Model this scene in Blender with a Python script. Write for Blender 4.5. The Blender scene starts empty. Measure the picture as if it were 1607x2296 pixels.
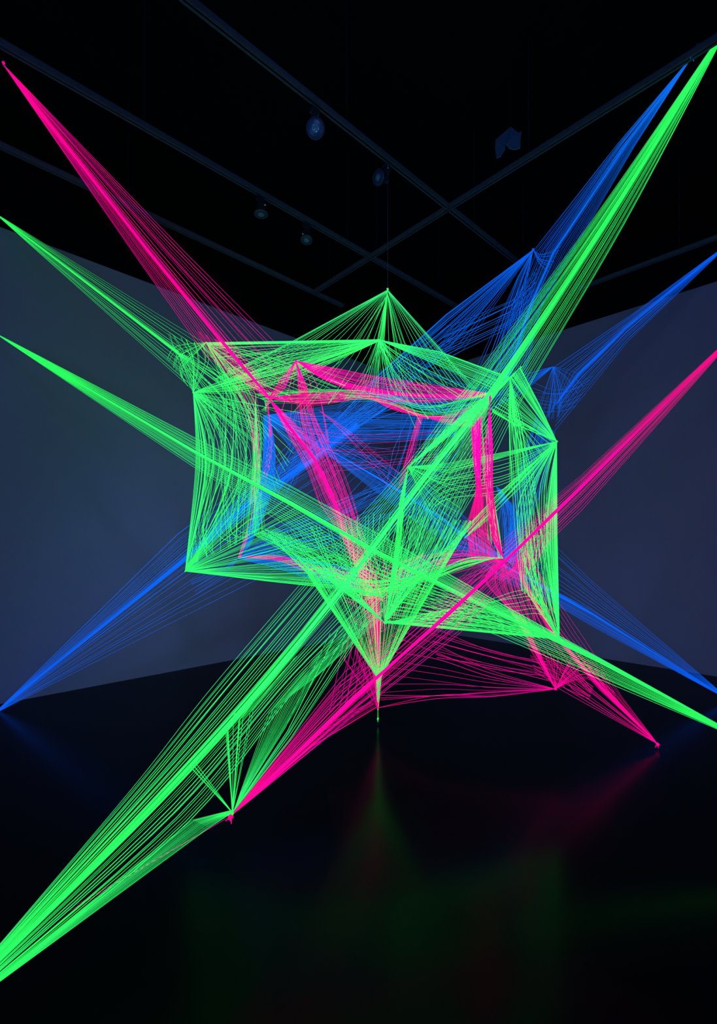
import bpy, bmesh, math, random
from mathutils import Vector, Matrix
random.seed(11)
S = bpy.context.scene
C = S.collection
F, CX, HY, EYE = 1074.0, 803.5, 1220.0, 1.5      # focal length (px), principal column, horizon row, eye height

def W(px, py, d):                                 # a point of the room seen at (px,py), d metres deep
    return Vector(((px-CX)/F*d, d, EYE+(HY-py)/F*d))
def WZ(px, py, z):                                # same, on the horizontal plane at height z
    d = (z-EYE)*F/(HY-py)
    return W(px, py, d)

# ------------------------------------------------------------------ materials
def mat(name):
    m = bpy.data.materials.new(name); m.use_nodes = True
    return m, m.node_tree.nodes, m.node_tree.links, m.node_tree.nodes['Principled BSDF']
def plain(name, col, rough=.6, metal=0., spec=.5, noise=0.0, scale=8.):
    m, n, l, b = mat(name)
    b.inputs['Roughness'].default_value = rough
    b.inputs['Metallic'].default_value = metal
    b.inputs['Specular IOR Level'].default_value = spec
    if noise:
        tc = n.new('ShaderNodeTexCoord'); t = n.new('ShaderNodeTexNoise'); t.inputs['Scale'].default_value = scale
        t.inputs['Detail'].default_value = 5
        r = n.new('ShaderNodeValToRGB')
        r.color_ramp.elements[0].position = .3; r.color_ramp.elements[1].position = .7
        r.color_ramp.elements[0].color = [c*(1-noise) for c in col]+[1]
        r.color_ramp.elements[1].color = [min(1, c*(1+noise)) for c in col]+[1]
        l.new(tc.outputs['Object'], t.inputs['Vector']); l.new(t.outputs['Fac'], r.inputs['Fac'])
        l.new(r.outputs['Color'], b.inputs['Base Color'])
    else:
        b.inputs['Base Color'].default_value = list(col)+[1]
    return m
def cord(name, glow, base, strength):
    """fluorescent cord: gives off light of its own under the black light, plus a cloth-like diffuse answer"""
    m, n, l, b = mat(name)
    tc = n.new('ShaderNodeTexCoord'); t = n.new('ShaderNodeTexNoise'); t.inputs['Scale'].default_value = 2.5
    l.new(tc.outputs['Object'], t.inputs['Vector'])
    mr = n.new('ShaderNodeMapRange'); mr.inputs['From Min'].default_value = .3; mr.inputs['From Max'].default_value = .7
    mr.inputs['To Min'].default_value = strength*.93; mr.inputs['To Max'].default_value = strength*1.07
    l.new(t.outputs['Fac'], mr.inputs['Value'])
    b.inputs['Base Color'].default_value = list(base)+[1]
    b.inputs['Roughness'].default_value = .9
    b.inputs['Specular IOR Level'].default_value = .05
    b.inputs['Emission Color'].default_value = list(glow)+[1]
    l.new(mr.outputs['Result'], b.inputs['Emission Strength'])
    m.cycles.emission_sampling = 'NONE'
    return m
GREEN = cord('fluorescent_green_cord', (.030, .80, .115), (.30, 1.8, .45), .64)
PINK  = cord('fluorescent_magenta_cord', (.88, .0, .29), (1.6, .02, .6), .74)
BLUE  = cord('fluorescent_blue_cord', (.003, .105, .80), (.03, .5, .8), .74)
WALL  = plain('painted_wall', (.52, .51, .60), .85, spec=.2, noise=.05, scale=.7)
BLACK = plain('black_ceiling_paint', (.0035, .004, .005), .9, spec=.1, noise=.3, scale=2)
RAIL  = plain('rail_black_metal', (.11, .15, .16), .55, .0, .4, .15, 30)
SLOT  = plain('rail_slot', (.02, .03, .04), .8, spec=.2)
LAMPB = plain('lamp_body', (.05, .06, .075), .4, .3, .5, .2, 40)
BRIGHT = plain('bare_metal', (.75, .75, .8), .25, .9, .5)
PANEL = plain('panel_cloth', (.08, .20, .30), .85, spec=.2, noise=.1, scale=12)
WIRE  = plain('thin_wire', (.3, .4, .35), .5, .5)
def floor_mat():
    m, n, l, b = mat('polished_black_floor')
    tc = n.new('ShaderNodeTexCoord')
    t = n.new('ShaderNodeTexNoise'); t.inputs['Scale'].default_value = 1.2; t.inputs['Detail'].default_value = 6
    l.new(tc.outputs['Object'], t.inputs['Vector'])
    r = n.new('ShaderNodeValToRGB')
    r.color_ramp.elements[0].color = (.0025, .003, .004, 1); r.color_ramp.elements[1].color = (.006, .007, .009, 1)
    l.new(t.outputs['Fac'], r.inputs['Fac']); l.new(r.outputs['Color'], b.inputs['Base Color'])
    mr = n.new('ShaderNodeMapRange'); mr.inputs['To Min'].default_value = .18; mr.inputs['To Max'].default_value = .22
    l.new(t.outputs['Fac'], mr.inputs['Value']); l.new(mr.outputs['Result'], b.inputs['Roughness'])
    b.inputs['Specular IOR Level'].default_value = .05
    return m
FLOOR = floor_mat()
def lens_mat():
    m, n, l, b = mat('lamp_bulb_glass')
    b.inputs['Base Color'].default_value = (.12, .42, .36, 1)
    b.inputs['Roughness'].default_value = .12
    b.inputs['Specular IOR Level'].default_value = .9
    v = n.new('ShaderNodeTexVoronoi'); v.inputs['Scale'].default_value = 70
    tc = n.new('ShaderNodeTexCoord'); l.new(tc.outputs['Object'], v.inputs['Vector'])
    bp = n.new('ShaderNodeBump'); bp.inputs['Strength'].default_value = .8; bp.inputs['Distance'].default_value = .01
    l.new(v.outputs['Distance'], bp.inputs['Height']); l.new(bp.outputs['Normal'], b.inputs['Normal'])
    return m
LENS = plain('lamp_glass', (.03, .085, .13), .35, 0, .4, .25, 60)
BULB = lens_mat()

# ------------------------------------------------------------------ object helpers
def link(name, verts, faces, m, parent=None, smooth=False):
    me = bpy.data.meshes.new(name); me.from_pydata([tuple(v) for v in verts], [], faces); me.update()
    me.materials.append(m)
    if smooth:
        for p in me.polygons: p.use_smooth = True
    o = bpy.data.objects.new(name, me); C.objects.link(o)
    if parent:
        o.parent = parent
    return o
def from_bm(name, bm, m, parent=None, smooth=False):
    me = bpy.data.meshes.new(name); bm.to_mesh(me); bm.free(); me.materials.append(m)
    if smooth:
        for p in me.polygons: p.use_smooth = True
    o = bpy.data.objects.new(name, me); C.objects.link(o)
    if parent: o.parent = parent
    return o
def thing(name, label, cat, loc=(0, 0, 0), group=None):
    o = bpy.data.objects.new(name, None); C.objects.link(o); o.location = loc; o.empty_display_size = .1
    o['label'] = label; o['category'] = cat
    if group: o['group'] = group
    return o
def struct(o):
    o['kind'] = 'structure'; return o
def prism(bm, c, ax, ay, az, sx, sy, sz):          # oriented box
    vs = []
    for i in (-1, 1):
        for j in (-1, 1):
            for k in (-1, 1):
                vs.append(bm.verts.new(c+ax*(i*sx/2)+ay*(j*sy/2)+az*(k*sz/2)))
    for f in ((0,1,3,2),(4,6,7,5),(0,4,5,1),(2,3,7,6),(0,2,6,4),(1,5,7,3)):
        bm.faces.new([vs[i] for i in f])
def lathe(bm, prof, mtx, seg=28):
    rings = []
    for r, z in prof:
        if r < 1e-6: rings.append([bm.verts.new(mtx @ Vector((0, 0, z)))])
        else: rings.append([bm.verts.new(mtx @ Vector((r*math.cos(2*math.pi*i/seg), r*math.sin(2*math.pi*i/seg), z))) for i in range(seg)])
    for a, b in zip(rings, rings[1:]):
        for i in range(seg):
            j = (i+1) % seg
            if len(a) == 1 and len(b) == 1: continue
            if len(a) == 1: bm.faces.new((a[0], b[j], b[i]))
            elif len(b) == 1: bm.faces.new((a[i], a[j], b[0]))
            else: bm.faces.new((a[i], a[j], b[j], b[i]))

THIN, FEW = .60, .50
class Tubes:                                       # many thin cords gathered in one mesh
    def __init__(self): self.v = []; self.f = []
    def add(self, pts, r, k=4):
        n = len(pts)
        base = len(self.v)
        ref = Vector((0, 0, 1))
        d0 = (pts[-1]-pts[0])
        if d0.length < 1e-6: return
        if abs(d0.normalized().z) > .9: ref = Vector((1, 0, 0))
        for i in range(n):
            d = pts[min(i+1, n-1)]-pts[max(i-1, 0)]
            if d.length < 1e-9: d = d0
            d.normalize()
            a = d.cross(ref).normalized(); b = d.cross(a)
            for q in range(k):
                t = 2*math.pi*q/k
                self.v.append(pts[i]+a*(r*math.cos(t))+b*(r*math.sin(t)))
        for i in range(n-1):
            for q in range(k):
                q2 = (q+1) % k
                self.f.append((base+i*k+q, base+i*k+q2, base+(i+1)*k+q2, base+(i+1)*k+q))
        self.f.append(tuple(base+q for q in reversed(range(k))))
        self.f.append(tuple(base+(n-1)*k+q for q in range(k)))
    def build(self, name, m, parent=None): return link(name, self.v, self.f, m, parent)

def catmull(p, sub):
    out = []
    for i in range(len(p)-1):
        p0 = p[max(i-1, 0)]; p1 = p[i]; p2 = p[i+1]; p3 = p[min(i+2, len(p)-1)]
        for s in range(sub):
            t = s/sub
            out.append(.5*((2*p1)+(p2-p0)*t+(2*p0-5*p1+4*p2-p3)*t*t+(3*p1-p0-3*p2+p3)*t**3))
    out.append(p[-1]); return out

def finer(p, step):                                # cut long straight runs into short pieces
    out = [p[0]]
    for a, b in zip(p, p[1:]):
        k = max(1, int((b-a).length/step))
        for i in range(1, k+1): out.append(a.lerp(b, i/k))
    return out
def at(st, u):                                     # st: list of 1..n room points, u in 0..1 along them
    if len(st) == 1: return st[0].copy()
    k = u*(len(st)-1); i = min(int(k), len(st)-2)
    return st[i].lerp(st[i+1], k-i)

def us(n, dist):
    if dist == 'even': return [(i+.5)/n for i in range(n)]
    if dist == 'lo': return [((i+.5)/n)**1.9 for i in range(n)]
    if dist == 'hi': return [1-((i+.5)/n)**1.9 for i in range(n)]
    if dist == 'ends': return [.5-.5*math.cos(math.pi*(i+.5)/n) for i in range(n)]
    if dist == 'core':
        a = int(n*.64); mid = int(n*.10)
        r = [.5+random.gauss(0, .011) for _ in range(a)]
        r += [min(1, max(0, .5+random.gauss(0, .09))) for _ in range(mid)]
        m = n-a-mid
        r += [(i+.5)/m for i in range(m)]
        return r
    if dist == 'rand': return [random.random() for _ in range(n)]

def B(net, name, n, stations, dist='even', r=None, smooth=False, jit=.012, thick=0., m=None, warp=0.):
    """a family of cords: every cord visits the same fraction u of each station; label-free part of the net"""
    mt = m or net['mat']; r = (r or net['r'])*THIN
    if n > 12: n = int(n*(.8 if dist == 'core' else FEW))
    T = Tubes()
    sts = [[W(*p) for p in st] for st in stations]
    for u in us(n, dist):
        v = random.uniform(-1, 1); jj = jit
        if dist == 'core' and abs(u-.5) < .04: v *= .15; jj = jit*.3
        pts = []
        for k, st in enumerate(sts):
            uu = min(1, max(0, u+(random.gauss(0, jj) if len(st) > 1 else 0)))
            p = at(st, uu)
            if len(st) > 1 and thick: p.y += v*thick
            if warp and 0 < k < len(sts)-1:
                p += Vector((random.gauss(0, warp), random.gauss(0, warp), random.gauss(0, warp)))
            pts.append(p)
        if smooth and len(pts) > 2: pts = catmull(pts, 7)
        pts = finer(pts, .13)
        T.add(pts, r*(1.15 if jj < jit else random.choice((.55, .75, .9, 1.0, 1.15))))
    return T.build(name, mt, net['root'])

def knot(net, px, py, d, s=.016, name='knot', tails=0):
    """cords wound round each other where they are tied off"""
    T = Tubes(); c = W(px, py, d)
    for k in range(4):
        ax = Vector((random.gauss(0, 1), random.gauss(0, 1), random.gauss(0, 1))).normalized()
        a = ax.orthogonal().normalized(); b = ax.cross(a)
        T.add([c+(a*math.cos(t*.7)+b*math.sin(t*.7))*s*(.75+.12*k)+ax*s*.25*math.sin(t*1.7) for t in range(10)], s*.28, 5)
    for k in range(tails):
        e = c+Vector((random.uniform(-1, .6), random.uniform(-.5, .5), random.uniform(-1.6, -.4)))*s*2.2
        T.add([c, c.lerp(e, .5)+Vector((random.gauss(0, .3), 0, 0))*s, e], s*.2, 5)
    return T.build(name, net['mat'], net['root'])

# ------------------------------------------------------------------ the room
corner = W(911, 1406, EYE*F/186); corner.z = 0
ux = Vector((1.0144, 1, 0)).normalized()           # along the left wall, away from us
vx = Vector((-.985, 1, 0)).normalized()            # along the right wall, away from us
WT, CT = 4.475, 5.3                                # top of the pale wall, ceiling
def wall(name, end, nrm, z0, z1, m, th=.15):
    bm = bmesh.new(); a = corner.copy(); b = end.copy(); o = nrm*th
    if 'trim' in name: a = a-nrm*.012; b = b-nrm*.012
    vs = [bm.verts.new(p+Vector((0, 0, z))) for z in (z0, z1) for p in (a, b, b+o, a+o)]
    for f in ((0,1,2,3),(4,7,6,5),(0,4,5,1),(1,5,6,2),(2,6,7,3),(3,7,4,0)): bm.faces.new([vs[i] for i in f])
    bm.normal_update()
    return struct(from_bm(name, bm, m))
el = corner-ux*11.5; er = corner-vx*11.5
nl = Vector((-ux.y, ux.x, 0)); nr = Vector((vx.y, -vx.x, 0))   # outward
if nl.dot(corner-Vector((0, 3, 0))) < 0 and False: nl = -nl
wall('wall_left', el, nl, 0, WT, WALL); wall('wall_right', er, nr, 0, WT, WALL)
wall('trim_1', el, nl, WT, CT, BLACK); wall('trim_2', er, nr, WT, CT, BLACK)
def slab(name, z0, z1, m):
    bm = bmesh.new()
    q = [corner+(nl+nr)*.2+Vector((0, .1, 0)), el+nl*.2, Vector((el.x-.2, -3.2, 0)), Vector((er.x+.2, -3.2, 0)), er+nr*.2]
    lo = [bm.verts.new(Vector((p.x, p.y, z0))) for p in q]; hi = [bm.verts.new(Vector((p.x, p.y, z1))) for p in q]
    bm.faces.new(lo); bm.faces.new(hi[::-1])
    for i in range(5): bm.faces.new((lo[i], hi[i], hi[(i+1) % 5], lo[(i+1) % 5]))
    bmesh.ops.recalc_face_normals(bm, faces=bm.faces)
    return struct(from_bm(name, bm, m))
slab('floor', -.12, 0, FLOOR); slab('ceiling', CT, CT+.12, BLACK)

# ------------------------------------------------------------------ lighting rails under the ceiling
RZ = 4.4
UP = Vector((0, 0, 1))
def rail(label, p, q, rods):
    a = WZ(p[0], p[1], RZ); b = WZ(q[0], q[1], RZ)
    t = thing('lighting_rail', label, 'rail', a.lerp(b, .5), 'lighting rails under the ceiling')
    c = a.lerp(b, .5); d = (b-a); L = d.length; d.normalize(); s = d.cross(UP)
    o = Vector((0, 0, 0))
    bm = bmesh.new()                               # downward facing channel
    prism(bm, o+UP*.018, d, s, UP, L, .040, .006)
    prism(bm, o-s*.017, d, s, UP, L, .006, .036)
    prism(bm, o+s*.017, d, s, UP, L, .006, .036)
    prism(bm, o-s*.0125-UP*.016, d, s, UP, L, .009, .004)
    prism(bm, o+s*.0125-UP*.016, d, s, UP, L, .009, .004)
    from_bm('channel', bm, RAIL, t)
    bm = bmesh.new(); prism(bm, o+UP*.005, d, s, UP, L*.999, .027, .016)
    from_bm('conductor_strip', bm, SLOT, t)
    for f in rods:
        T = Tubes(); r0 = d*(f-.5)*L+UP*.02
        T.add([r0, r0+UP*(CT-RZ-.02)], .004, 8)
        T.build('suspension_rod', SLOT, t)
    return a, b
rail('lighting_rail running from the top edge down to the crossing, carrying the two big spotlights', (405, -12), (1200, 620), (.3, .7, .93))
rail('long lighting rail from the upper left edge carrying the two small spotlights', (-70, 57), (1035, 694), (.2, .6, .9))
rail('lowest left lighting rail nearest the pale left wall', (-70, 293), (768, 686), (.3, .94))
rail('lighting rail rising to the upper right corner of the view and crossing the others', (1740, 4), (705, 655), (.35, .75))
rail('short lighting rail above the pale right wall', (1720, 491), (1290, 650), (.4, .8))

# ------------------------------------------------------------------ spotlights
def spot(label, px, py, rx, ry, size, aim, facing):
    """px,py where it clips to the rail; rx,ry centre of the glass; size = radius; aim = direction the glass faces"""
    top = WZ(px, py, RZ)-UP*.02
    g = W(rx, ry, top.y+facing)
    t = thing('track_spotlight', label, 'spotlight', top, 'spotlights on the ceiling rails')
    def rel(p): return p-top
    a = aim.normalized()
    q = a.to_track_quat('Z', 'Y').to_matrix().to_4x4()
    M = Matrix.Translation(rel(g)) @ q
    s = size
    bm = bmesh.new(); prism(bm, Vector((0, 0, -.012)), ux, vx, UP, .06, .034, .03); prism(bm, Vector((0, 0, -.04)), ux, vx, UP, .03, .03, .03)
    from_bm('track_adapter', bm, LAMPB, t)
    bk = rel(g)-a*(s*1.25)                         # back of the body
    T = Tubes(); side = a.cross(UP)
    if side.length < .2: side = Vector((1, 0, 0))
    side.normalize()
    st = Vector((0, 0, -.05))
    for k in (-1, 1):
        T.add([st, st+side*k*s*.45-UP*.01, bk.lerp(st, .45)+side*k*s*.55, bk+side*k*s*.42], .0045, 6)
    T.build('yoke', LAMPB, t)
    bm = bmesh.new()
    lathe(bm, [(0, -s*2.0), (s*.3, -s*2.0), (s*.36, -s*1.9), (s*.36, -s*1.25), (s*.5, -s*.95), (s*.85, -s*.35), (s*1.0, -s*.05), (s*1.02, s*.02), (s*.97, s*.03), (s*.93, -s*.02), (s*.9, -s*.06)], M)
    from_bm('housing', bm, LAMPB, t, True)
    bm = bmesh.new()
    lathe(bm, [(s*.93, -s*.03), (s*.85, s*.03), (s*.6, s*.09), (s*.3, s*.125), (0, s*.135)], M)
    from_bm('glass', bm, LENS, t, True)
    bm = bmesh.new()
    lathe(bm, [(s*.42, s*.118), (s*.36, s*.15), (s*.2, s*.165), (0, s*.17)], M, 18)
    from_bm('bulb', bm, BULB, t, True)
    T = Tubes(); h = bk+side*s*.5
    T.add([h, h+side*.014], .008, 8); T.build('tilt_knob', BRIGHT, t)
spot('round spotlight facing the viewer, upper one on the rail crossing the top', 705, 240, 707, 288, .060, Vector((0, -1, -.45)), -.05)
spot('oval spotlight turned aside, hanging beside the thin wire', 866, 366, 848, 398, .056, Vector((-.85, -.9, -.35)), -.02)
spot('small downward spotlight, left one of the pair on the long rail', 583, 438, 585, 480, .059, Vector((.03, .0, -1)), -.02)
spot('small downward spotlight, right one of the pair on the long rail', 687, 498, 687, 538, .054, Vector((.0, -.28, -1)), -.02)
spot('faint downward spotlight behind the green beam at the upper right', 1418, 195, 1418, 480, .05, Vector((0, -.4, -1)), 0) if False else None

# pale folded panel hanging between the rails
def folded_panel():
    c = W(1140, 315, 3.55)
    t = thing('folded_panel', 'dim blue folded cloth panel hanging in the dark above the long diagonal rail', 'panel', c)
    s = 3.55/F
    L = [(-24, -16), (4, -31), (0, 0), (-6, 8), (-6, 16), (-14, 26), (-22, 27), (-24, 12), (-25, 0)]
    R = [(4, -31), (20, -12), (26, -14), (24, 6), (24, 22), (12, 22), (2, 16), (-6, 8), (0, 0)]
    for pts, dy in ((L, .05), (R, -.02)):
        bm = bmesh.new()
        fr = [bm.verts.new(Vector((x*s, (abs(x-2)*s*.6 if pts is L else -abs(x-2)*s*.35), -y*s))) for x, y in pts]
        bk = [bm.verts.new(v.co+Vector((0, .012, 0))) for v in fr]
        bm.faces.new(fr); bm.faces.new(bk[::-1])
        n = len(fr)
        for i in range(n): bm.faces.new((fr[i], bk[i], bk[(i+1) % n], fr[(i+1) % n]))
        bmesh.ops.recalc_face_normals(bm, faces=bm.faces)
        from_bm('panel_wing', bm, PANEL, t)
    T = Tubes(); T.add([Vector((4*s, .02, 30*s)), Vector((4*s, .02, CT-c.z))], .002, 6); T.build('suspension_wire', SLOT, t)
folded_panel()

# ------------------------------------------------------------------ hooks
def hook(label, p, down=True, s=.02):
    t = thing('hook', label, 'hook', p, 'anchor hooks of the cords')
    T = Tubes()
    sg = 1 if down else -1
    pts = [Vector((0, 0, sg*s*3.0)), Vector((0, 0, sg*s*1.0))]
    for k in range(11):
        a = math.pi/2-k*math.pi*1.65/10
        pts.append(Vector((math.cos(a)*s, 0, sg*math.sin(a)*s)))
    T.add(pts, s*.16, 6); T.build('eye', BRIGHT, t)
    bm = bmesh.new(); lathe(bm, [(0, s*2.6*sg), (s*.6, s*2.6*sg), (s*.6, s*3.1*sg), (0, s*3.1*sg)], Matrix(), 14)
    bmesh.ops.recalc_face_normals(bm, faces=bm.faces)
    from_bm('base', bm, LAMPB, t)

# ------------------------------------------------------------------ cord nets
def net(name, label, m, r, c):
    root = thing(name, label, 'string sculpture', (0, 0, 0), 'interlaced fluorescent cord nets')
    return {'root': root, 'mat': m, 'r': r}
G = net('green_cord_net', 'fluorescent green cord net stretched in a wide faceted cage, outermost of the three', GREEN, .0027, None)
P = net('magenta_cord_net', 'fluorescent magenta cord net nested inside the green one with beams to the floor', PINK, .0023, None)
Q = net('blue_cord_net', 'fluorescent blue cord net behind the green and magenta ones, beams to the corners', BLUE, .0025, None)

# node positions (px, py, metres deep)
g0 = (869, 650, 3.68); g1 = (849, 762, 4.0); g2 = (463, 768, 4.1); g3 = (433, 880, 4.0); g4 = (415, 1281, 3.9)
g5 = (1168, 823, 3.9); g5b = (1143, 848, 3.8); g6 = (1248, 990, 3.8); g7 = (1254, 1434, 3.55); g8 = (863, 1397, 3.3)
g9 = (849, 1517, 3.85); g10 = (915, 1047, 3.45); g11 = (1103, 880, 3.75); g12 = (567, 1200, 3.9); g13 = (1128, 1252, 3.9)
g14 = (573, 883, 4.2)
# --- green beams
B(G, 'anchor_beam', 66, [[(-14, 476, 4.35)], [(463, 768, 4.1), (398, 790, 4.15), (433, 880, 4.0)]], 'core', jit=.004)
B(G, 'cord_web', 26, [[(463, 768, 4.1), (398, 790, 4.15), (433, 880, 4.0)], [(520, 860, 4.2), (500, 870, 4.1), (470, 930, 4.1)], [(575, 930, 4.3), (560, 1010, 4.25), (500, 1200, 4.0)]], 'rand', smooth=True, jit=.05)
B(G, 'cord_web', 40, [[(398, 790, 4.14)], [(436, 806, 4.1), (420, 850, 4.08)], [(545, 860, 4.2), (470, 985, 4.1)]], 'even', smooth=True, jit=.03)
B(G, 'cord_web', 18, [[g2], [(395, 775, 4.15), (410, 830, 4.1)], [(370, 800, 4.15), (425, 872, 4.02)]], 'even', smooth=True, jit=.03)
B(G, 'cord_web', 12, [[g3], [(400, 810, 4.1), (470, 810, 4.1)], [(370, 745, 4.2), (460, 775, 4.1)]], 'even', smooth=True, jit=.05)
# beam from the left wall to the right floor
B(G, 'long_beam', 100, [[(-16, 744, 4.2)],
    [(433, 978, 3.85), (433, 1011, 3.85), (433, 1048, 3.85)],
    [(650, 1087, 3.65), (650, 1127, 3.62), (650, 1186, 3.65)],
    [(850, 1196, 3.45), (850, 1240, 3.42), (850, 1335, 3.45)],
    [(1110, 1345, 3.2), (1110, 1370, 3.15), (1110, 1425, 3.2)],
    [(1335, 1470, 2.95), (1335, 1478, 2.92), (1335, 1520, 2.95)], [(1700, 1674, 2.6)]], 'core', thick=.05, jit=.004)
# beam from the upper right to the lower left
B(G, 'long_beam', 140, [[(1652, 22, 2.75)],
    [(1321, 500, 3.35), (1357, 500, 3.35), (1402, 500, 3.35)],
    [(1040, 872, 3.7), (1103, 880, 3.7), (1181, 880, 3.7)],
    [(910, 1040, 3.45), (945, 1080, 3.4), (1060, 1120, 3.4)],
    [(775, 1190, 2.95), (800, 1275, 2.9), (905, 1330, 2.9)],
    [(500, 1510, 2.2), (620, 1500, 2.15), (690, 1520, 2.15)],
    [(300, 1760, 1.75), (360, 1787, 1.75), (425, 1845, 1.75)], [(-200, 2350, 1.15)]], 'core', smooth=True, thick=.04, jit=.006)
B(G, 'long_beam', 32, [[g11], [(860, 1290, 2.9), (1010, 1250, 3.0)], [(600, 1600, 2.15), (712, 1515, 2.3)], [(525, 1815, 1.87), (521, 1822, 1.87)], [(430, 1838, 1.75), (470, 1857, 1.8)], [(-196, 2345, 1.15)]], 'even', r=.0016, thick=.0, jit=.006)
B(G, 'tie_cords', 3, [[(521, 1822, 1.88)], [(425, 1722, 1.85), (441, 1708, 1.85)]], 'even')
B(G, 'tie_cords', 9, [[(521, 1822, 1.88)], [(495, 1645, 2.0), (570, 1590, 2.0)], [(520, 1600, 2.1), (700, 1440, 2.2)]], 'even', jit=.06)
B(G, 'tie_cords', 14, [[(521, 1822, 1.88)], [(640, 1630, 2.1), (655, 1660, 2.1)], [(740, 1420, 2.5), (850, 1380, 2.8)]], 'even', jit=.06)
# --- green top
B(G, 'cord_fan', 34, [[g0], [(650, 768, 4.0), (835, 766, 4.0)], [(480, 850, 4.1), (700, 870, 4.2)]], 'lo', jit=.01)
B(G, 'cord_fan', 26, [[g0], [(900, 765, 3.9), (1000, 795, 3.85)], [(960, 860, 4.0), (1066, 872, 3.8)]], 'hi', jit=.02)
B(G, 'cord_fan', 22, [[g0], [(845, 762, 4.0), (862, 762, 4.0)], [(800, 860, 4.1), (900, 880, 4.1)]], 'even', jit=.03)
B(G, 'cord_web', 14, [[(869, 660, 3.7)], [(760, 790, 4.1), (850, 800, 4.1)], [(640, 930, 4.2), (800, 890, 4.2)]], 'even', smooth=True, jit=.06)
B(G, 'cord_web', 16, [[(869, 660, 3.7)], [(870, 780, 3.95), (920, 800, 3.95)], [(880, 880, 4.1), (1000, 930, 4.0)]], 'even', smooth=True, jit=.06)
B(G, 'cord_fan', 42, [[g2], [g1]], 'even', jit=0)
B(G, 'cord_fan', 40, [[(463, 768, 4.1), (463, 774, 4.1)], [(849, 761, 4.0), (849, 766, 4.0)]], 'even')
B(G, 'cord_fan', 44, [[g1], [(640, 772, 4.05), (640, 835, 4.1)], [(470, 772, 4.1), (520, 850, 4.15), (440, 882, 4.0)]], 'even', jit=.02)
B(G, 'cord_fan', 40, [[g2], [(600, 790, 4.1), (520, 860, 4.15)], [(800, 860, 4.2), (690, 880, 4.25), (600, 900, 4.25)]], 'even', smooth=True, jit=.03)
B(G, 'cord_fan', 36, [[g2], [(545, 850, 4.15), (500, 880, 4.1)], [(590, 960, 4.25), (565, 1000, 4.2), (490, 1060, 4.0)], [(580, 1190, 4.0), (510, 1230, 3.95)]], 'even', smooth=True, jit=.04)
B(G, 'cord_fan', 34, [[g3], [(520, 845, 4.1), (530, 880, 4.15)], [(640, 815, 4.2), (660, 850, 4.2)], [(849, 765, 4.0)]], 'even', smooth=True, jit=.03)
B(G, 'cord_fan', 32, [[g3], [(590, 905, 4.2), (575, 1010, 4.2)], [(700, 930, 4.3), (580, 1180, 4.1)]], 'even', jit=.03)
B(G, 'cord_web', 34, [[g3], [(470, 1010, 4.0), (560, 1010, 4.1)], [(440, 1180, 3.95), (530, 1180, 4.0)], [(425, 1270, 3.9), (600, 1180, 3.95)]], 'lo', smooth=True, jit=.08)
B(G, 'edge_band', 44, [[g3], [(438, 1040, 3.95), (468, 1050, 3.95)], [g4]], 'even', smooth=True, jit=.04)
B(G, 'cord_fan', 26, [[g4], [(455, 1100, 3.95), (545, 1080, 4.0)], [(460, 900, 4.0), (560, 900, 4.15)]], 'rand', smooth=True, jit=.08)
B(G, 'cord_fan', 46, [[g4], [(520, 1100, 4.0), (560, 1170, 3.95)], [(560, 1030, 4.1), (610, 1150, 4.0)]], 'even', jit=.03, r=.0022)
B(G, 'cord_fan', 44, [[g4], [(560, 1180, 3.9), (600, 1255, 3.85)], [(640, 1120, 3.9), (770, 1225, 3.6)]], 'even', jit=.02)
B(G, 'edge_band', 52, [[g4], [(600, 1262, 3.75), (600, 1303, 3.7)], [(760, 1240, 3.5), (740, 1318, 3.45)], [(800, 1290, 3.4), (863, 1340, 3.3)]], 'hi', jit=.02)
B(G, 'edge_band', 34, [[g2], [g14], [(568, 1000, 4.15), (580, 1000, 4.15)], [(567, 1200, 3.9), (600, 1195, 3.9)]], 'rand', jit=.1, r=.0014)
B(G, 'cord_fan', 34, [[g12, (612, 1180, 3.9)], [(690, 1268, 3.6), (715, 1240, 3.6)], [g8]], 'even', jit=.03)
B(G, 'cord_fan', 16, [[(567, 1200, 3.9), (598, 1188, 3.9)], [(690, 1250, 3.6), (720, 1225, 3.6)], [(800, 1330, 3.4), (900, 1290, 3.4)]], 'even', jit=.04, r=.0022)
# --- lower V and spike
B(G, 'cord_fan', 130, [[(843, 1517, 3.72), (855, 1517, 3.72)], [(690, 1288, 3.5), (972, 1312, 3.5)], [(600, 1200, 3.8), (850, 1150, 3.6), (1058, 1168, 3.6)]], 'ends', jit=.006)
B(G, 'edge_band', 40, [[(843, 1515, 3.7), (845, 1518, 3.7)], [(690, 1290, 3.48), (712, 1290, 3.48)], [(690, 1268, 3.5), (640, 1225, 3.6)]], 'lo', jit=.02)
B(G, 'edge_band', 20, [[(855, 1515, 3.7), (853, 1518, 3.7)], [(972, 1312, 3.48), (950, 1312, 3.48)], [(1058, 1168, 3.6), (1010, 1190, 3.6)]], 'lo', jit=.02)
B(G, 'spike', 22, [[(842, 1512, 3.72), (856, 1512, 3.72)], [(846, 1592, 3.95), (848, 1592, 3.95)]], 'even', jit=.02, r=.0022)
B(G, 'spike', 12, [[(856, 1512, 3.72), (842, 1512, 3.72)], [(846, 1592, 3.95), (848, 1592, 3.95)]], 'even', jit=.02, r=.0022)
B(G, 'ground_tie', 3, [[(-200, 2348, 1.15)], [(-205, 2640, 1.13)]], 'even')
B(G, 'ground_tie', 3, [[(1699, 1673.5, 2.6)], [(2000, 1850, 2.55)]], 'even')
B(G, 'floor_cord', 3, [[(847, 1590, 3.95)], [(846.4, 1618, 3.98), (847.6, 1618, 3.98)]], 'even', r=.003)
knot(G, 847, 1612, 3.97, .008, 'knot')
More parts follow.
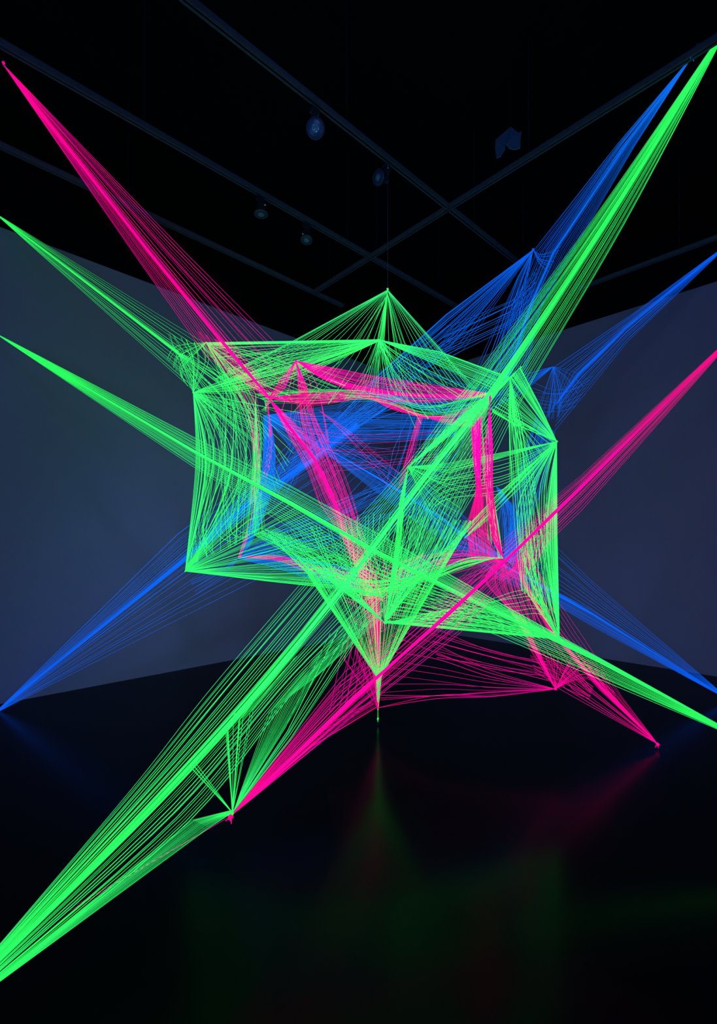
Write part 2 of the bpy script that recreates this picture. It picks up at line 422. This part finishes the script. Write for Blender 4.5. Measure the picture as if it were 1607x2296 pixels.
# --- front node g10, g8
B(G, 'edge_band', 46, [[g10], [(895, 1130, 3.4), (905, 1130, 3.4)], [(885, 1230, 3.35), (897, 1230, 3.35)], [g8]], 'even', smooth=True, jit=.1)
B(G, 'cord_fan', 50, [[g8], [(880, 1240, 3.35), (1000, 1225, 3.4)], [(900, 1130, 3.45), (1055, 1115, 3.55)]], 'even', jit=.02)
B(G, 'cord_fan', 40, [[g8], [(840, 1290, 3.3), (960, 1290, 3.4)], [(760, 1180, 3.5), (1060, 1190, 3.6)]], 'even', jit=.03, r=.0022)
B(G, 'cord_fan', 34, [[g10], [(1000, 960, 3.6), (1010, 975, 3.6)], [(1103, 875, 3.72), (1103, 888, 3.72)]], 'even')
B(G, 'cord_fan', 30, [[(905, 1062, 3.45), (1000, 1090, 3.5)], [(1000, 915, 3.8), (1103, 930, 3.75)], [(1060, 850, 3.8), (1160, 850, 3.8)]], 'even', jit=.01, r=.0022)
B(G, 'cord_fan', 24, [[g10], [(960, 1150, 3.5), (990, 1060, 3.5)], [(990, 1190, 3.6), (1030, 1140, 3.6), (1060, 1066, 3.6)]], 'even', smooth=True, jit=.03)
B(G, 'cord_fan', 14, [[g10], [(1008, 1036, 3.5), (1010, 1062, 3.5)], [g6]], 'even', jit=.03)
B(G, 'cord_fan', 24, [[g6], [(1140, 1012, 3.7), (1140, 1100, 3.7)], [(985, 1060, 3.6), (984, 1132, 3.55)], [(900, 1150, 3.5), (940, 1250, 3.4)]], 'even', smooth=True, jit=.03)
# --- right side
B(G, 'cord_fan', 44, [[g1], [(985, 788, 3.95), (985, 822, 3.95)], [(1143, 846, 3.8), (1103, 878, 3.75)]], 'lo', jit=.02)
B(G, 'cord_fan', 28, [[g1], [(910, 800, 4.0), (880, 850, 4.05)], [(1060, 872, 3.85), (930, 960, 4.0)]], 'even', smooth=True, jit=.03)
B(G, 'cord_fan', 30, [[g1], [(815, 850, 4.1), (885, 850, 4.1)], [(780, 890, 4.2), (920, 900, 4.1)]], 'even', jit=.03, r=.0022)
B(G, 'core_band', 34, [[g5], [g11]], 'even', r=.0028)
B(G, 'core_band', 42, [[(1166, 824, 3.9), (1143, 850, 3.8)], [g11, (1103, 893, 3.74)]], 'even')
B(G, 'edge_band', 52, [[g5, (1143, 848, 3.8)], [(1210, 907, 3.85), (1190, 912, 3.8)], [g6]], 'even', jit=.04)
B(G, 'cord_fan', 34, [[g6], [(1150, 870, 3.8), (1100, 920, 3.8)]], 'even', jit=.03)
B(G, 'cord_fan', 8, [[g6], [(1145, 945, 3.8), (1150, 950, 3.8)], [(1103, 915, 3.75), (1103, 925, 3.75)]], 'even', jit=.1)
B(G, 'cord_fan', 36, [[g5b], [(1142, 1000, 3.75), (1185, 1000, 3.75)], [(1152, 1180, 3.7), (1215, 1180, 3.7)], [(1158, 1318, 3.6), (1248, 1380, 3.6)]], 'even', smooth=True, jit=.03)
B(G, 'cord_fan', 30, [[g5b], [(1140, 930, 3.8), (1160, 940, 3.8)], [(1142, 1100, 3.75), (1250, 990, 3.8)]], 'even', jit=.05)
B(G, 'edge_band', 58, [[g6], [(1247, 1200, 3.7), (1218, 1200, 3.7)], [g7]], 'lo', smooth=True, jit=.02)
B(G, 'edge_band', 30, [[(1248, 990, 3.8), (1245, 992, 3.8)], [(1249, 1200, 3.7), (1243, 1200, 3.7)], [g7, (1250, 1434, 3.55)]], 'even', r=.003)
B(G, 'cord_fan', 34, [[g6], [(1225, 1100, 3.75), (1165, 1120, 3.7)], [(1245, 1330, 3.6), (1165, 1250, 3.65)], [g7]], 'even', smooth=True, jit=.06)
B(G, 'cord_fan', 12, [[g6], [(1180, 1080, 3.75), (1110, 1110, 3.7)], [(1090, 1170, 3.7), (970, 1260, 3.5)]], 'even', jit=.1)
B(G, 'cord_fan', 52, [[g7], [(1060, 1414, 3.4), (1060, 1362, 3.45)], [g8]], 'lo', smooth=True, jit=.02)
B(G, 'cord_fan', 46, [[g7], [(1100, 1420, 3.45), (1110, 1350, 3.5)], [(870, 1395, 3.3), (900, 1300, 3.4)]], 'even', jit=.02)
B(G, 'edge_band', 26, [[g7, (1252, 1430, 3.55)], [(863, 1397, 3.3), (865, 1392, 3.3)]], 'even', r=.003)
B(G, 'cord_web', 14, [[g7], [(1195, 1330, 3.55), (1215, 1380, 3.55)], [(1162, 1320, 3.6), (1150, 1385, 3.5)], [(1090, 1340, 3.5), (1060, 1390, 3.45)], [(960, 1375, 3.4), (940, 1392, 3.35)]], 'even', smooth=True, jit=.06)
B(G, 'cord_web', 10, [[g7], [(1230, 1370, 3.6), (1195, 1350, 3.6)], [(1215, 1330, 3.6), (1176, 1305, 3.6)], [(1230, 1200, 3.7), (1176, 1200, 3.7)]], 'even', smooth=True, jit=.06)
# --- inner frame
B(G, 'inner_band', 34, [[g14, (598, 905, 4.2)], [(700, 872, 4.25), (700, 905, 4.25)], [(850, 880, 4.2), (850, 903, 4.2)], [(950, 910, 4.1), (940, 935, 4.1)], [(1040, 895, 3.9), (1030, 930, 3.95)], [(1100, 878, 3.75), (1095, 900, 3.75)]], 'rand', smooth=True, jit=.12, r=.0018)
B(G, 'inner_band', 40, [[g13, (1105, 1250, 3.9)], [(1050, 1250, 3.8), (1040, 1275, 3.8)], [(960, 1285, 3.6), (950, 1305, 3.6)], [(840, 1300, 3.5), (790, 1345, 3.5)], [(760, 1290, 3.6), (700, 1270, 3.6)]], 'even', smooth=True, jit=.05)
B(G, 'inner_band', 22, [[(1105, 1115, 3.9)], [(1108, 1180, 3.9), (1118, 1180, 3.9)], [(1116, 1250, 3.9), g13]], 'even', smooth=True, jit=.05, r=.002)
B(G, 'inner_band', 8, [[(1075, 950, 3.85), (1095, 950, 3.85)], [(1080, 1060, 3.9), (1100, 1060, 3.9)], [(1085, 1200, 3.9), (1120, 1240, 3.9)]], 'rand', smooth=True, jit=.1, r=.0016)
B(G, 'inner_band', 16, [[(590, 895, 4.2), (610, 900, 4.2)], [(600, 925, 4.2), (585, 920, 4.2)]], 'even', r=.0018)
B(G, 'long_wire', 1, [[g0], [(869, 372, 3.66)]], 'even', r=.0011, m=WIRE)
knot(G, 869, 648, 3.68, .007)
for nd, s in ((g2, .012), (g3, .012), (g4, .012), (g6, .014), (g7, .018), (g8, .014), (g10, .014), (g5, .012), (g1, .010), ((521, 1824, 1.88), .008)):
    knot(G, nd[0], nd[1], nd[2], s*.5)

# --- magenta
p1 = (663, 809, 3.85); p0 = (602, 892, 4.1); p2 = (1100, 882, 3.95); p3 = (948, 932, 4.3)
p5 = (1474, 1668, 3.5); p6 = (1245, 1545, 3.6); p7 = (847, 1587, 3.9); p8 = (533, 1250, 4.2); pa = (518, 1829, 1.9)
B(P, 'anchor_beam', 96, [[(6, 143, 2.9)], [(292, 560, 3.55), (330, 560, 3.55), (415, 560, 3.55)],
    [(460, 800, 4.05), (517, 790, 4.0), (645, 790, 4.15)], [(600, 893, 4.1), (602, 892, 4.08), (655, 815, 4.2)]], 'core', thick=.03, jit=.006)
B(P, 'core_band', 30, [[(330, 560, 3.55)], [(510, 780, 3.95), (514, 780, 3.95)], [p0]], 'even', r=.0026)
B(P, 'cord_fan', 30, [[(437, 740, 4.0), (500, 768, 4.05)], [(530, 885, 4.2), (575, 880, 4.2)], [(566, 1000, 4.2), (580, 980, 4.2)], [(560, 1130, 4.2), (590, 1180, 4.1)]], 'even', smooth=True, jit=.05, r=.0018)
B(P, 'inner_beam', 74, [[p0], [(690, 1060, 4.1), (704, 1030, 4.05), (735, 1020, 4.1)], [(712, 1130, 4.05), (744, 1110, 4.0), (780, 1110, 4.05)],
    [(760, 1195, 3.95), (770, 1190, 3.95), (805, 1200, 3.95)], [(792, 1262, 3.9), (800, 1262, 3.9), (820, 1262, 3.9)], [(828, 1350, 3.8), (836, 1350, 3.8), (850, 1345, 3.8)], [(845, 1450, 3.75), (853, 1450, 3.75)], [p7]], 'core', thick=.03, jit=.015)
B(P, 'core_band', 26, [[p0], [(639, 950, 4.1), (644, 950, 4.1)], [(702, 1030, 4.05), (708, 1028, 4.05)], [(740, 1110, 4.0), (748, 1110, 4.0)], [(769, 1190, 3.95), (774, 1190, 3.95)], [(800, 1262, 3.9)]], 'even', r=.0026)
B(P, 'cord_fan', 60, [[p1], [(628, 850, 3.9), (640, 870, 3.9)], [p0, (606, 900, 4.1)]], 'even', jit=.05)
B(P, 'cord_fan', 48, [[p1], [(668, 870, 3.9), (690, 870, 3.9)], [(670, 940, 4.3), (710, 940, 4.3)], [(700, 1060, 4.3), (770, 1060, 4.2)], [(765, 1190, 4.1), (815, 1200, 4.0)], [(830, 1340, 3.9), (860, 1350, 3.9)]], 'even', smooth=True, jit=.05)
B(P, 'cord_fan', 22, [[p1], [(650, 860, 4.25), (720, 860, 4.25)], [(610, 920, 4.2), (750, 1000, 4.3)]], 'even', smooth=True, jit=.06, r=.0018)
B(P, 'top_band', 78, [[p1], [(780, 830, 3.9), (790, 880, 3.9)], [(900, 850, 3.9), (900, 905, 3.9)], [p2, (1098, 890, 3.95)]], 'even', smooth=True, jit=.04, r=.0018)
B(P, 'top_band', 40, [[p1], [(740, 848, 4.2), (748, 860, 4.2)], [(900, 880, 4.15), (900, 888, 4.15)], [(1090, 888, 3.95)]], 'even', smooth=True, jit=.05)
B(P, 'top_band', 56, [[p0], [(700, 880, 4.2), (700, 910, 4.2)], [(800, 880, 4.25), (820, 895, 4.25)], [(900, 910, 4.3), (880, 918, 4.3)], [p3, (960, 940, 4.3)]], 'even', smooth=True, jit=.05, r=.002)
B(P, 'top_band', 46, [[p3, (930, 925, 4.3)], [(1000, 930, 4.2), (1000, 950, 4.2)], [(1060, 905, 4.0), (1050, 960, 4.1)], [p2, (1080, 960, 4.0)]], 'even', smooth=True, jit=.05, r=.002)
B(P, 'cord_fan', 22, [[p3, (935, 935, 4.3)], [(935, 980, 4.3), (915, 1000, 4.3)], [(920, 1050, 4.3), (885, 1110, 4.2)]], 'even', jit=.08, r=.002)
B(P, 'cord_fan', 18, [[(700, 960, 4.3), (720, 1060, 4.2)], [(820, 975, 4.4), (830, 1050, 4.3)], [(990, 960, 4.3), (980, 1040, 4.2)]], 'even', smooth=True, jit=.05, r=.0018)
B(P, 'cord_fan', 5, [[(715, 920, 4.3)], [(790, 970, 4.3), (780, 985, 4.3)], [(900, 1050, 4.2), (880, 1110, 4.2)]], 'even', smooth=True, jit=.1, r=.0018)
B(P, 'side_band', 90, [[(1101, 884, 3.6), (1096, 890, 3.6)], [(1088, 1000, 3.3), (1104, 1000, 3.3)], [(1088, 1100, 3.35), (1105, 1100, 3.35)], [(1100, 1200, 3.8), (1118, 1200, 3.8)], [g13]], 'hi', smooth=True, jit=.05)
B(P, 'side_band', 84, [[(1080, 930, 3.5), (1056, 960, 3.5)], [(1078, 1040, 3.34), (1060, 1030, 3.34)], [(1080, 1100, 3.4), (1066, 1100, 3.4)], [(1090, 1170, 4.05), (1048, 1180, 4.05)], [(1110, 1245, 4.0), (1050, 1250, 4.0)]], 'even', smooth=True, jit=.04)
B(P, 'side_band', 30, [[(1090, 980, 4.0), (1070, 980, 4.0)], [(1090, 1080, 4.05), (1080, 1080, 4.05)], [(1100, 1190, 4.05), (1030, 1200, 4.05)], [(1125, 1250, 4.0), (960, 1270, 4.0)]], 'even', smooth=True, jit=.06, r=.0018)
B(P, 'side_band', 20, [[p0, (596, 905, 4.1)], [(600, 1000, 4.2), (612, 1000, 4.2)], [(575, 1110, 4.2), (592, 1110, 4.2)], [p8, (540, 1250, 4.2)]], 'even', smooth=True, jit=.08, r=.002)
B(P, 'bottom_band', 34, [[p8], [(620, 1245, 4.1), (620, 1258, 4.1)], [(700, 1265, 4.0), (695, 1288, 4.0)], [(820, 1300, 3.9), (800, 1330, 3.9)], [(860, 1400, 3.8), (840, 1460, 3.8)]], 'even', smooth=True, jit=.06, r=.002)
B(P, 'bottom_band', 36, [[g13], [(1040, 1235, 4.0), (1020, 1265, 4.0)], [(950, 1245, 4.0), (940, 1290, 4.0)], [(860, 1270, 4.0), (840, 1350, 3.9)]], 'even', smooth=True, jit=.06, r=.002)
B(P, 'cord_web', 44, [[(740, 1270, 4.0), (800, 1420, 3.8)], [(850, 1280, 4.0), (850, 1420, 3.8)], [(950, 1240, 4.0), (960, 1340, 3.9)]], 'rand', smooth=True, jit=.1, r=.0018)
B(P, 'cord_web', 40, [[(770, 1230, 3.95), (900, 1240, 3.95)], [(810, 1340, 3.85), (890, 1340, 3.85)], [p7]], 'rand', smooth=True, jit=.05, r=.0018)
# beam from the right wall to the floor anchor
B(P, 'long_beam', 92, [[(1690, 707, 4.55)], [(1300, 1067, 3.75), (1300, 1095, 3.7), (1300, 1148, 3.7)], [(1160, 1180, 3.3), (1160, 1232, 3.25), (1180, 1262, 3.3)],
    [(1000, 1320, 2.9), (1000, 1382, 2.85), (1030, 1420, 2.9)], [(760, 1530, 2.35), (790, 1565, 2.35), (815, 1585, 2.35)], [pa]], 'core', thick=.03, jit=.005)
B(P, 'core_band', 34, [[(1690, 707, 4.55)], [(1130, 1256, 3.2), (1134, 1261, 3.2)], [(846, 1515, 2.5), (850, 1519, 2.5)], [pa]], 'even', r=.0026)
B(P, 'cord_fan', 13, [[pa], [(735, 1600, 2.4), (775, 1500, 2.5)], [(850, 1545, 2.8), (900, 1400, 2.9)]], 'even', jit=.03)
B(P, 'cord_fan', 9, [[pa], [(700, 1674, 2.5), (720, 1632, 2.5)], [p7, (830, 1570, 3.6)]], 'even', jit=.05)
B(P, 'loose_cord', 2, [[pa], [(180, 2022, 1.5), (150, 2048, 1.5)]], 'even', r=.0011)
B(P, 'cord_fan', 18, [[(770, 1440, 3.6), (850, 1420, 3.7)], [(735, 1600, 3.5), (820, 1560, 3.6)]], 'even', jit=.08, r=.002)
B(P, 'cord_fan', 26, [[p7], [(770, 1480, 3.6), (840, 1440, 3.7)], [(800, 1290, 3.8), (900, 1300, 3.8)]], 'even', jit=.05, r=.002)
B(P, 'cord_fan', 28, [[p6], [(1100, 1562, 3.6), (1100, 1500, 3.6)], [(980, 1573, 3.65), (980, 1440, 3.65)], [p7, (880, 1400, 3.7)]], 'lo', smooth=True, jit=.04)
B(P, 'cord_fan', 10, [[(1240, 1530, 3.6), (1230, 1480, 3.6)], [(1100, 1500, 3.6), (1100, 1452, 3.6)], [(980, 1480, 3.65), (960, 1400, 3.6)]], 'even', smooth=True, jit=.08)
B(P, 'anchor_beam', 66, [[p5], [(1245, 1545, 3.6), (1352, 1546, 3.6), (1400, 1566, 3.6)], [(1180, 1420, 3.7), (1232, 1410, 3.7), (1312, 1430, 3.7)], [(1150, 1340, 3.8), (1170, 1300, 3.8), (1248, 1335, 3.8)], [(1130, 1260, 3.9), (1180, 1235, 3.9)]], 'core', thick=.02, jit=.01)
B(P, 'cord_fan', 30, [[p6], [(1168, 1430, 3.7), (1300, 1500, 3.65)]], 'even', jit=.02)
B(P, 'cord_web', 12, [[p6], [(1285, 1530, 3.6), (1265, 1500, 3.6)], [(1330, 1530, 3.6), (1290, 1470, 3.65)], [(1400, 1600, 3.55), (1350, 1500, 3.6)]], 'even', smooth=True, jit=.05)
B(P, 'cord_web', 9, [[(1180, 1440, 3.7), (1200, 1510, 3.65)], [(1250, 1480, 3.65), (1270, 1545, 3.6)], [(1330, 1540, 3.6), (1320, 1570, 3.6)]], 'even', smooth=True, jit=.05)
B(P, 'cord_fan', 46, [[g13], [(1150, 1320, 3.85), (1085, 1300, 3.85)], [(1180, 1400, 3.75), (1150, 1380, 3.75)], [p6]], 'even', smooth=True, jit=.04, r=.002)
B(P, 'cord_fan', 44, [[(1178, 1232, 3.85)], [(1215, 1290, 3.85), (1140, 1280, 3.85)], [(1245, 1370, 3.75), (1180, 1400, 3.75)]], 'even', jit=.04, r=.002)
B(P, 'cord_web', 44, [[(1180, 1180, 3.8), (1248, 1130, 3.8)], [(1165, 1260, 3.85), (1235, 1215, 3.8)], [(1100, 1300, 3.85), (1180, 1300, 3.8)]], 'even', smooth=True, jit=.03, r=.0017)
B(P, 'cord_fan', 40, [[(1128, 1256, 3.9)], [(1090, 1290, 3.85), (1060, 1240, 3.9)], [(1040, 1320, 3.8), (960, 1250, 3.9)]], 'even', jit=.04, r=.0019)
knot(P, 517, 1830, 1.9, .009, 'knot', 5); knot(P, 1474, 1669, 3.5, .010, 'knot', 3)
knot(P, 8, 141, 2.88, .006); knot(P, 847, 1587, 3.7, .007); knot(P, *p6[:2], 3.6, .008); knot(P, 663, 809, 3.85, .007)

# --- blue
b1 = (1195, 560, 4.3); b2 = (1240, 822, 4.8); b3 = (590, 932, 4.5); b4 = (533, 1252, 4.4); b13 = (1128, 1250, 4.3); bc = (730, 1003, 4.5)
B(Q, 'anchor_beam', 96, [[(1553, 124, 2.86)], [(1380, 325, 3.4), (1402, 325, 3.4), (1425, 325, 3.4)], [(1195, 560, 4.3), (1240, 566, 4.1), (1296, 545, 4.0)], [(1110, 780, 4.4), (1190, 680, 4.3), (1215, 690, 4.2)], [(1075, 880, 4.4), (1130, 860, 4.35), (1180, 840, 4.3)]], 'core', thick=.03, jit=.008)
B(Q, 'cord_fan', 28, [[b1], [(1000, 705, 4.4), (1010, 780, 4.4)], [(850, 838, 4.5), (850, 925, 4.5)], [(760, 905, 4.5), (740, 960, 4.5)], [b3]], 'even', jit=.02)
B(Q, 'cord_fan', 34, [[b1], [(1000, 705, 4.4), (1040, 790, 4.4)], [(850, 838, 4.5), (870, 890, 4.5)], [(690, 1010, 4.5), (735, 1000, 4.5)]], 'lo', jit=.02)
B(Q, 'cord_fan', 30, [[b1], [(1160, 620, 4.3), (1180, 640, 4.3)], [(1070, 820, 4.4), (1150, 820, 4.4)], [(1040, 900, 4.4), (1130, 900, 4.4)]], 'even', jit=.06)
B(Q, 'cord_web', 10, [[b1], [(1215, 570, 4.2), (1208, 590, 4.2)], [(1260, 548, 4.1), (1225, 620, 4.2)]], 'even', smooth=True, jit=.05)
B(Q, 'cord_web', 12, [[(1205, 600, 4.2), (1190, 700, 4.3)], [(1150, 670, 4.3), (1130, 740, 4.3)], [(1010, 730, 4.4), (950, 830, 4.4)]], 'even', jit=.05)
B(Q, 'long_beam', 104, [[(-14, 1601, 4.3)], [(400, 1190, 4.4), (400, 1264, 4.4), (400, 1395, 4.4)], [(575, 1060, 4.5), (560, 1122, 4.5), (660, 1265, 4.4)], [(665, 975, 4.5), (700, 1030, 4.5), (830, 1170, 4.4)], [(760, 920, 4.5), (800, 950, 4.5), (900, 1090, 4.4)]], 'core', thick=.04, jit=.008)
B(Q, 'cord_fan', 60, [[(850, 880, 4.5), (905, 890, 4.5)], [(680, 1010, 4.5), (742, 1000, 4.5)], [(590, 1060, 4.5), (610, 1110, 4.5)], [(480, 1170, 4.45), (440, 1240, 4.4)]], 'hi', jit=.03)
B(Q, 'side_band', 96, [[b3, (605, 936, 4.3)], [(588, 1030, 4.05), (618, 1030, 4.05)], [(573, 1130, 4.05), (598, 1140, 4.05)], [b4, (560, 1225, 4.2)]], 'even', smooth=True, jit=.03)
B(Q, 'side_band', 26, [[b3], [(650, 1000, 4.5), (700, 1000, 4.5)], [(560, 1160, 4.5), (660, 1100, 4.5)]], 'even', jit=.05)
B(Q, 'cord_fan', 74, [[b3], [(700, 925, 4.5), (700, 985, 4.5)], [(830, 925, 4.6), (860, 990, 4.6)], [(1030, 935, 4.5), (1020, 980, 4.5)]], 'even', smooth=True, jit=.03)
B(Q, 'cord_fan', 40, [[b3], [(680, 945, 4.5), (660, 1020, 4.5)], [(780, 945, 4.5), (740, 1030, 4.5)], [(900, 890, 4.5), (860, 1080, 4.5)]], 'even', jit=.03, r=.002)
B(Q, 'cord_fan', 40, [[(870, 910, 4.5), (1100, 900, 4.2)], [(900, 925, 4.5), (1060, 940, 4.3)], [(880, 1010, 4.4), (1040, 1000, 4.3)], [(850, 1110, 4.4), (950, 1130, 4.3)]], 'even', jit=.03)
B(Q, 'top_band', 70, [[(820, 880, 4.5), (880, 900, 4.5)], [(960, 888, 4.4), (960, 920, 4.4)], [(1090, 885, 4.2), (1050, 940, 4.3)]], 'even', smooth=True, jit=.05, r=.002)
B(Q, 'top_band', 36, [[(960, 800, 4.4), (880, 880, 4.5)], [(1090, 860, 4.3), (1000, 900, 4.4)], [(1100, 880, 4.2)]], 'even', jit=.05, r=.002)
B(Q, 'long_beam', 108, [[(1640, 1573, 4.6)], [(1327, 1300, 4.5), (1327, 1378, 4.5), (1327, 1405, 4.5)], [(1250, 1222, 4.5), (1253, 1338, 4.5), (1253, 1362, 4.5)], [(1128, 1225, 4.4), (1132, 1270, 4.4), (1115, 1298, 4.4)], [(985, 1110, 4.45), (976, 1154, 4.45), (915, 1160, 4.4)], [(850, 1030, 4.5), (850, 1074, 4.5), (850, 1110, 4.5)], [(730, 975, 4.5), (730, 1005, 4.5), (735, 1020, 4.5)], [b3]], 'core', thick=.03, jit=.01)
B(Q, 'anchor_beam', 84, [[(1645, 537, 5.15)], [(1420, 702, 5.0), (1400, 738, 5.0), (1410, 765, 5.0)], [(1240, 822, 4.8), (1296, 840, 4.85), (1312, 888, 4.85)], [(1225, 940, 4.7), (1250, 900, 4.7), (1245, 968, 4.7)]], 'core', thick=.03, jit=.01)
B(Q, 'cord_fan', 30, [[b2], [(1180, 838, 4.7), (1170, 885, 4.7)], [(1110, 860, 4.6), (1090, 930, 4.6)]], 'even', jit=.04)
B(Q, 'cord_fan', 24, [[b2], [(1262, 880, 4.75), (1215, 890, 4.7)], [(1262, 930, 4.7), (1190, 960, 4.7)]], 'even', smooth=True, jit=.05, r=.002)
B(Q, 'cord_web', 16, [[b2], [(1285, 830, 4.8), (1250, 870, 4.8)], [(1320, 850, 4.8), (1262, 930, 4.75)]], 'even', smooth=True, jit=.05, r=.002)
B(Q, 'cord_web', 16, [[(1180, 850, 4.7), (1200, 930, 4.7)], [(1250, 870, 4.75), (1260, 925, 4.75)], [(1330, 840, 4.85), (1290, 910, 4.8)]], 'even', smooth=True, jit=.05, r=.002)
B(Q, 'side_band', 80, [[(1200, 935, 4.6), (1244, 968, 4.7)], [(1160, 1060, 4.5), (1225, 1070, 4.6)], [(1140, 1180, 4.4), (1190, 1160, 4.5)], [b13, (1150, 1270, 4.3)]], 'even', smooth=True, jit=.04)
B(Q, 'side_band', 50, [[(1112, 1090, 4.4), (1125, 1100, 4.4)], [(1125, 1150, 4.4), (1165, 1170, 4.4)], [(1130, 1260, 4.3), (1165, 1260, 4.3)]], 'even', smooth=True, jit=.05)
B(Q, 'side_band', 34, [[(1118, 1110, 4.4), (1150, 1130, 4.4)], [(1110, 1250, 4.3), (1165, 1230, 4.3)], [(1170, 1310, 4.3), (1235, 1330, 4.4)]], 'even', smooth=True, jit=.05, r=.002)
B(Q, 'bottom_band', 48, [[b13], [(1020, 1215, 4.3), (1000, 1270, 4.3)], [(900, 1270, 4.3), (880, 1310, 4.2)]], 'even', smooth=True, jit=.05, r=.002)
B(Q, 'bottom_band', 80, [[b4], [(620, 1238, 4.35), (620, 1275, 4.35)], [(720, 1260, 4.3), (700, 1300, 4.3)], [(840, 1280, 4.2), (800, 1320, 4.2)]], 'even', smooth=True, jit=.04)
B(Q, 'cord_fan', 40, [[b4], [(650, 1165, 4.4), (680, 1230, 4.4)], [(740, 1120, 4.4), (800, 1240, 4.3)], [(870, 1075, 4.4), (960, 1150, 4.4)]], 'even', jit=.03)
B(Q, 'cord_fan', 40, [[(600, 1180, 4.4), (540, 1250, 4.4)], [(700, 1160, 4.4), (700, 1260, 4.3)], [(850, 1080, 4.4), (860, 1190, 4.4)]], 'rand', jit=.05, r=.002)
B(Q, 'cord_fan', 30, [[(870, 1085, 4.4), (960, 1130, 4.4)], [(1000, 1150, 4.4), (1000, 1230, 4.4)], [b13]], 'even', jit=.05, r=.002)
B(Q, 'cord_fan', 18, [[b4], [(500, 1270, 4.4), (510, 1288, 4.4)], [(425, 1300, 4.4), (440, 1335, 4.4)]], 'even', jit=.05, r=.002)
knot(Q, 1554, 122, 2.85, .010, 'knot', 4); knot(Q, *b1[:2], 4.3, .010)

hook('small bright hook holding the magenta beam at the upper left edge', W(9, 146, 2.90), True, .010)
hook('small dark hook on the upper right rail holding the blue beam', W(1563, 112, 2.86), True, .012)
hook('tiny bright hook above the thin wire beside the oval spotlight', WZ(869, 374, 4.36), True, .009)
hook('floor hook holding the loose magenta knot at the lower right', W(1474, 1677, 3.52), False, .010)
hook('floor hook under the green spike in the middle', W(847, 1622, 3.98), False, .009)

# ------------------------------------------------------------------ light
def lamp(name, kind, loc, energy, col, size=.5, target=None, spot=None, blend=.8):
    l = bpy.data.lights.new(name, kind); l.energy = energy; l.color = col
    if kind == 'AREA': l.size = size; l.shape = 'DISK'
    else: l.shadow_soft_size = size
    if spot: l.spot_size = spot; l.spot_blend = blend
    o = bpy.data.objects.new(name, l); C.objects.link(o); o.location = loc
    if target: o.rotation_euler = (Vector(target)-Vector(loc)).to_track_quat('-Z', 'Y').to_euler()
    return o
BL = (.17, .30, 1.0)
lamp('black_light_left', 'AREA', (-2.2, -1.6, 2.2), 32, BL, 1.2, (-1.8, 7.0, 1.2))
lamp('black_light_right', 'AREA', (2.4, -1.6, 2.4), 24, BL, 1.2, (3.2, 6.6, 1.6))
lamp('black_light_spot', 'SPOT', (-.1, 1.0, 4.7), 190, BL, .25, (0, 3.9, 1.7), math.radians(78), .9)
w = bpy.data.worlds.new('dark'); S.world = w; w.use_nodes = True
w.node_tree.nodes['Background'].inputs['Color'].default_value = (.0002, .0004, .0015, 1)
w.node_tree.nodes['Background'].inputs['Strength'].default_value = 1.0

# ------------------------------------------------------------------ camera
cam = bpy.data.cameras.new('camera'); co = bpy.data.objects.new('camera', cam); C.objects.link(co)
co.location = (0, 0, EYE); co.rotation_euler = (math.pi/2, 0, 0)
cam.sensor_fit = 'VERTICAL'; cam.sensor_height = 36; cam.lens = F/2296*36
cam.shift_y = (HY-1148)/2296; cam.clip_start = .02
S.camera = co
S.view_settings.view_transform = 'Standard'; S.view_settings.look = 'None'
S.view_settings.gamma = 1; S.view_settings.exposure = 0; S.view_settings.use_curve_mapping = False
S.cycles.max_bounces = 3; S.cycles.diffuse_bounces = 1; S.cycles.glossy_bounces = 2
S.cycles.debug_use_spatial_splits = True
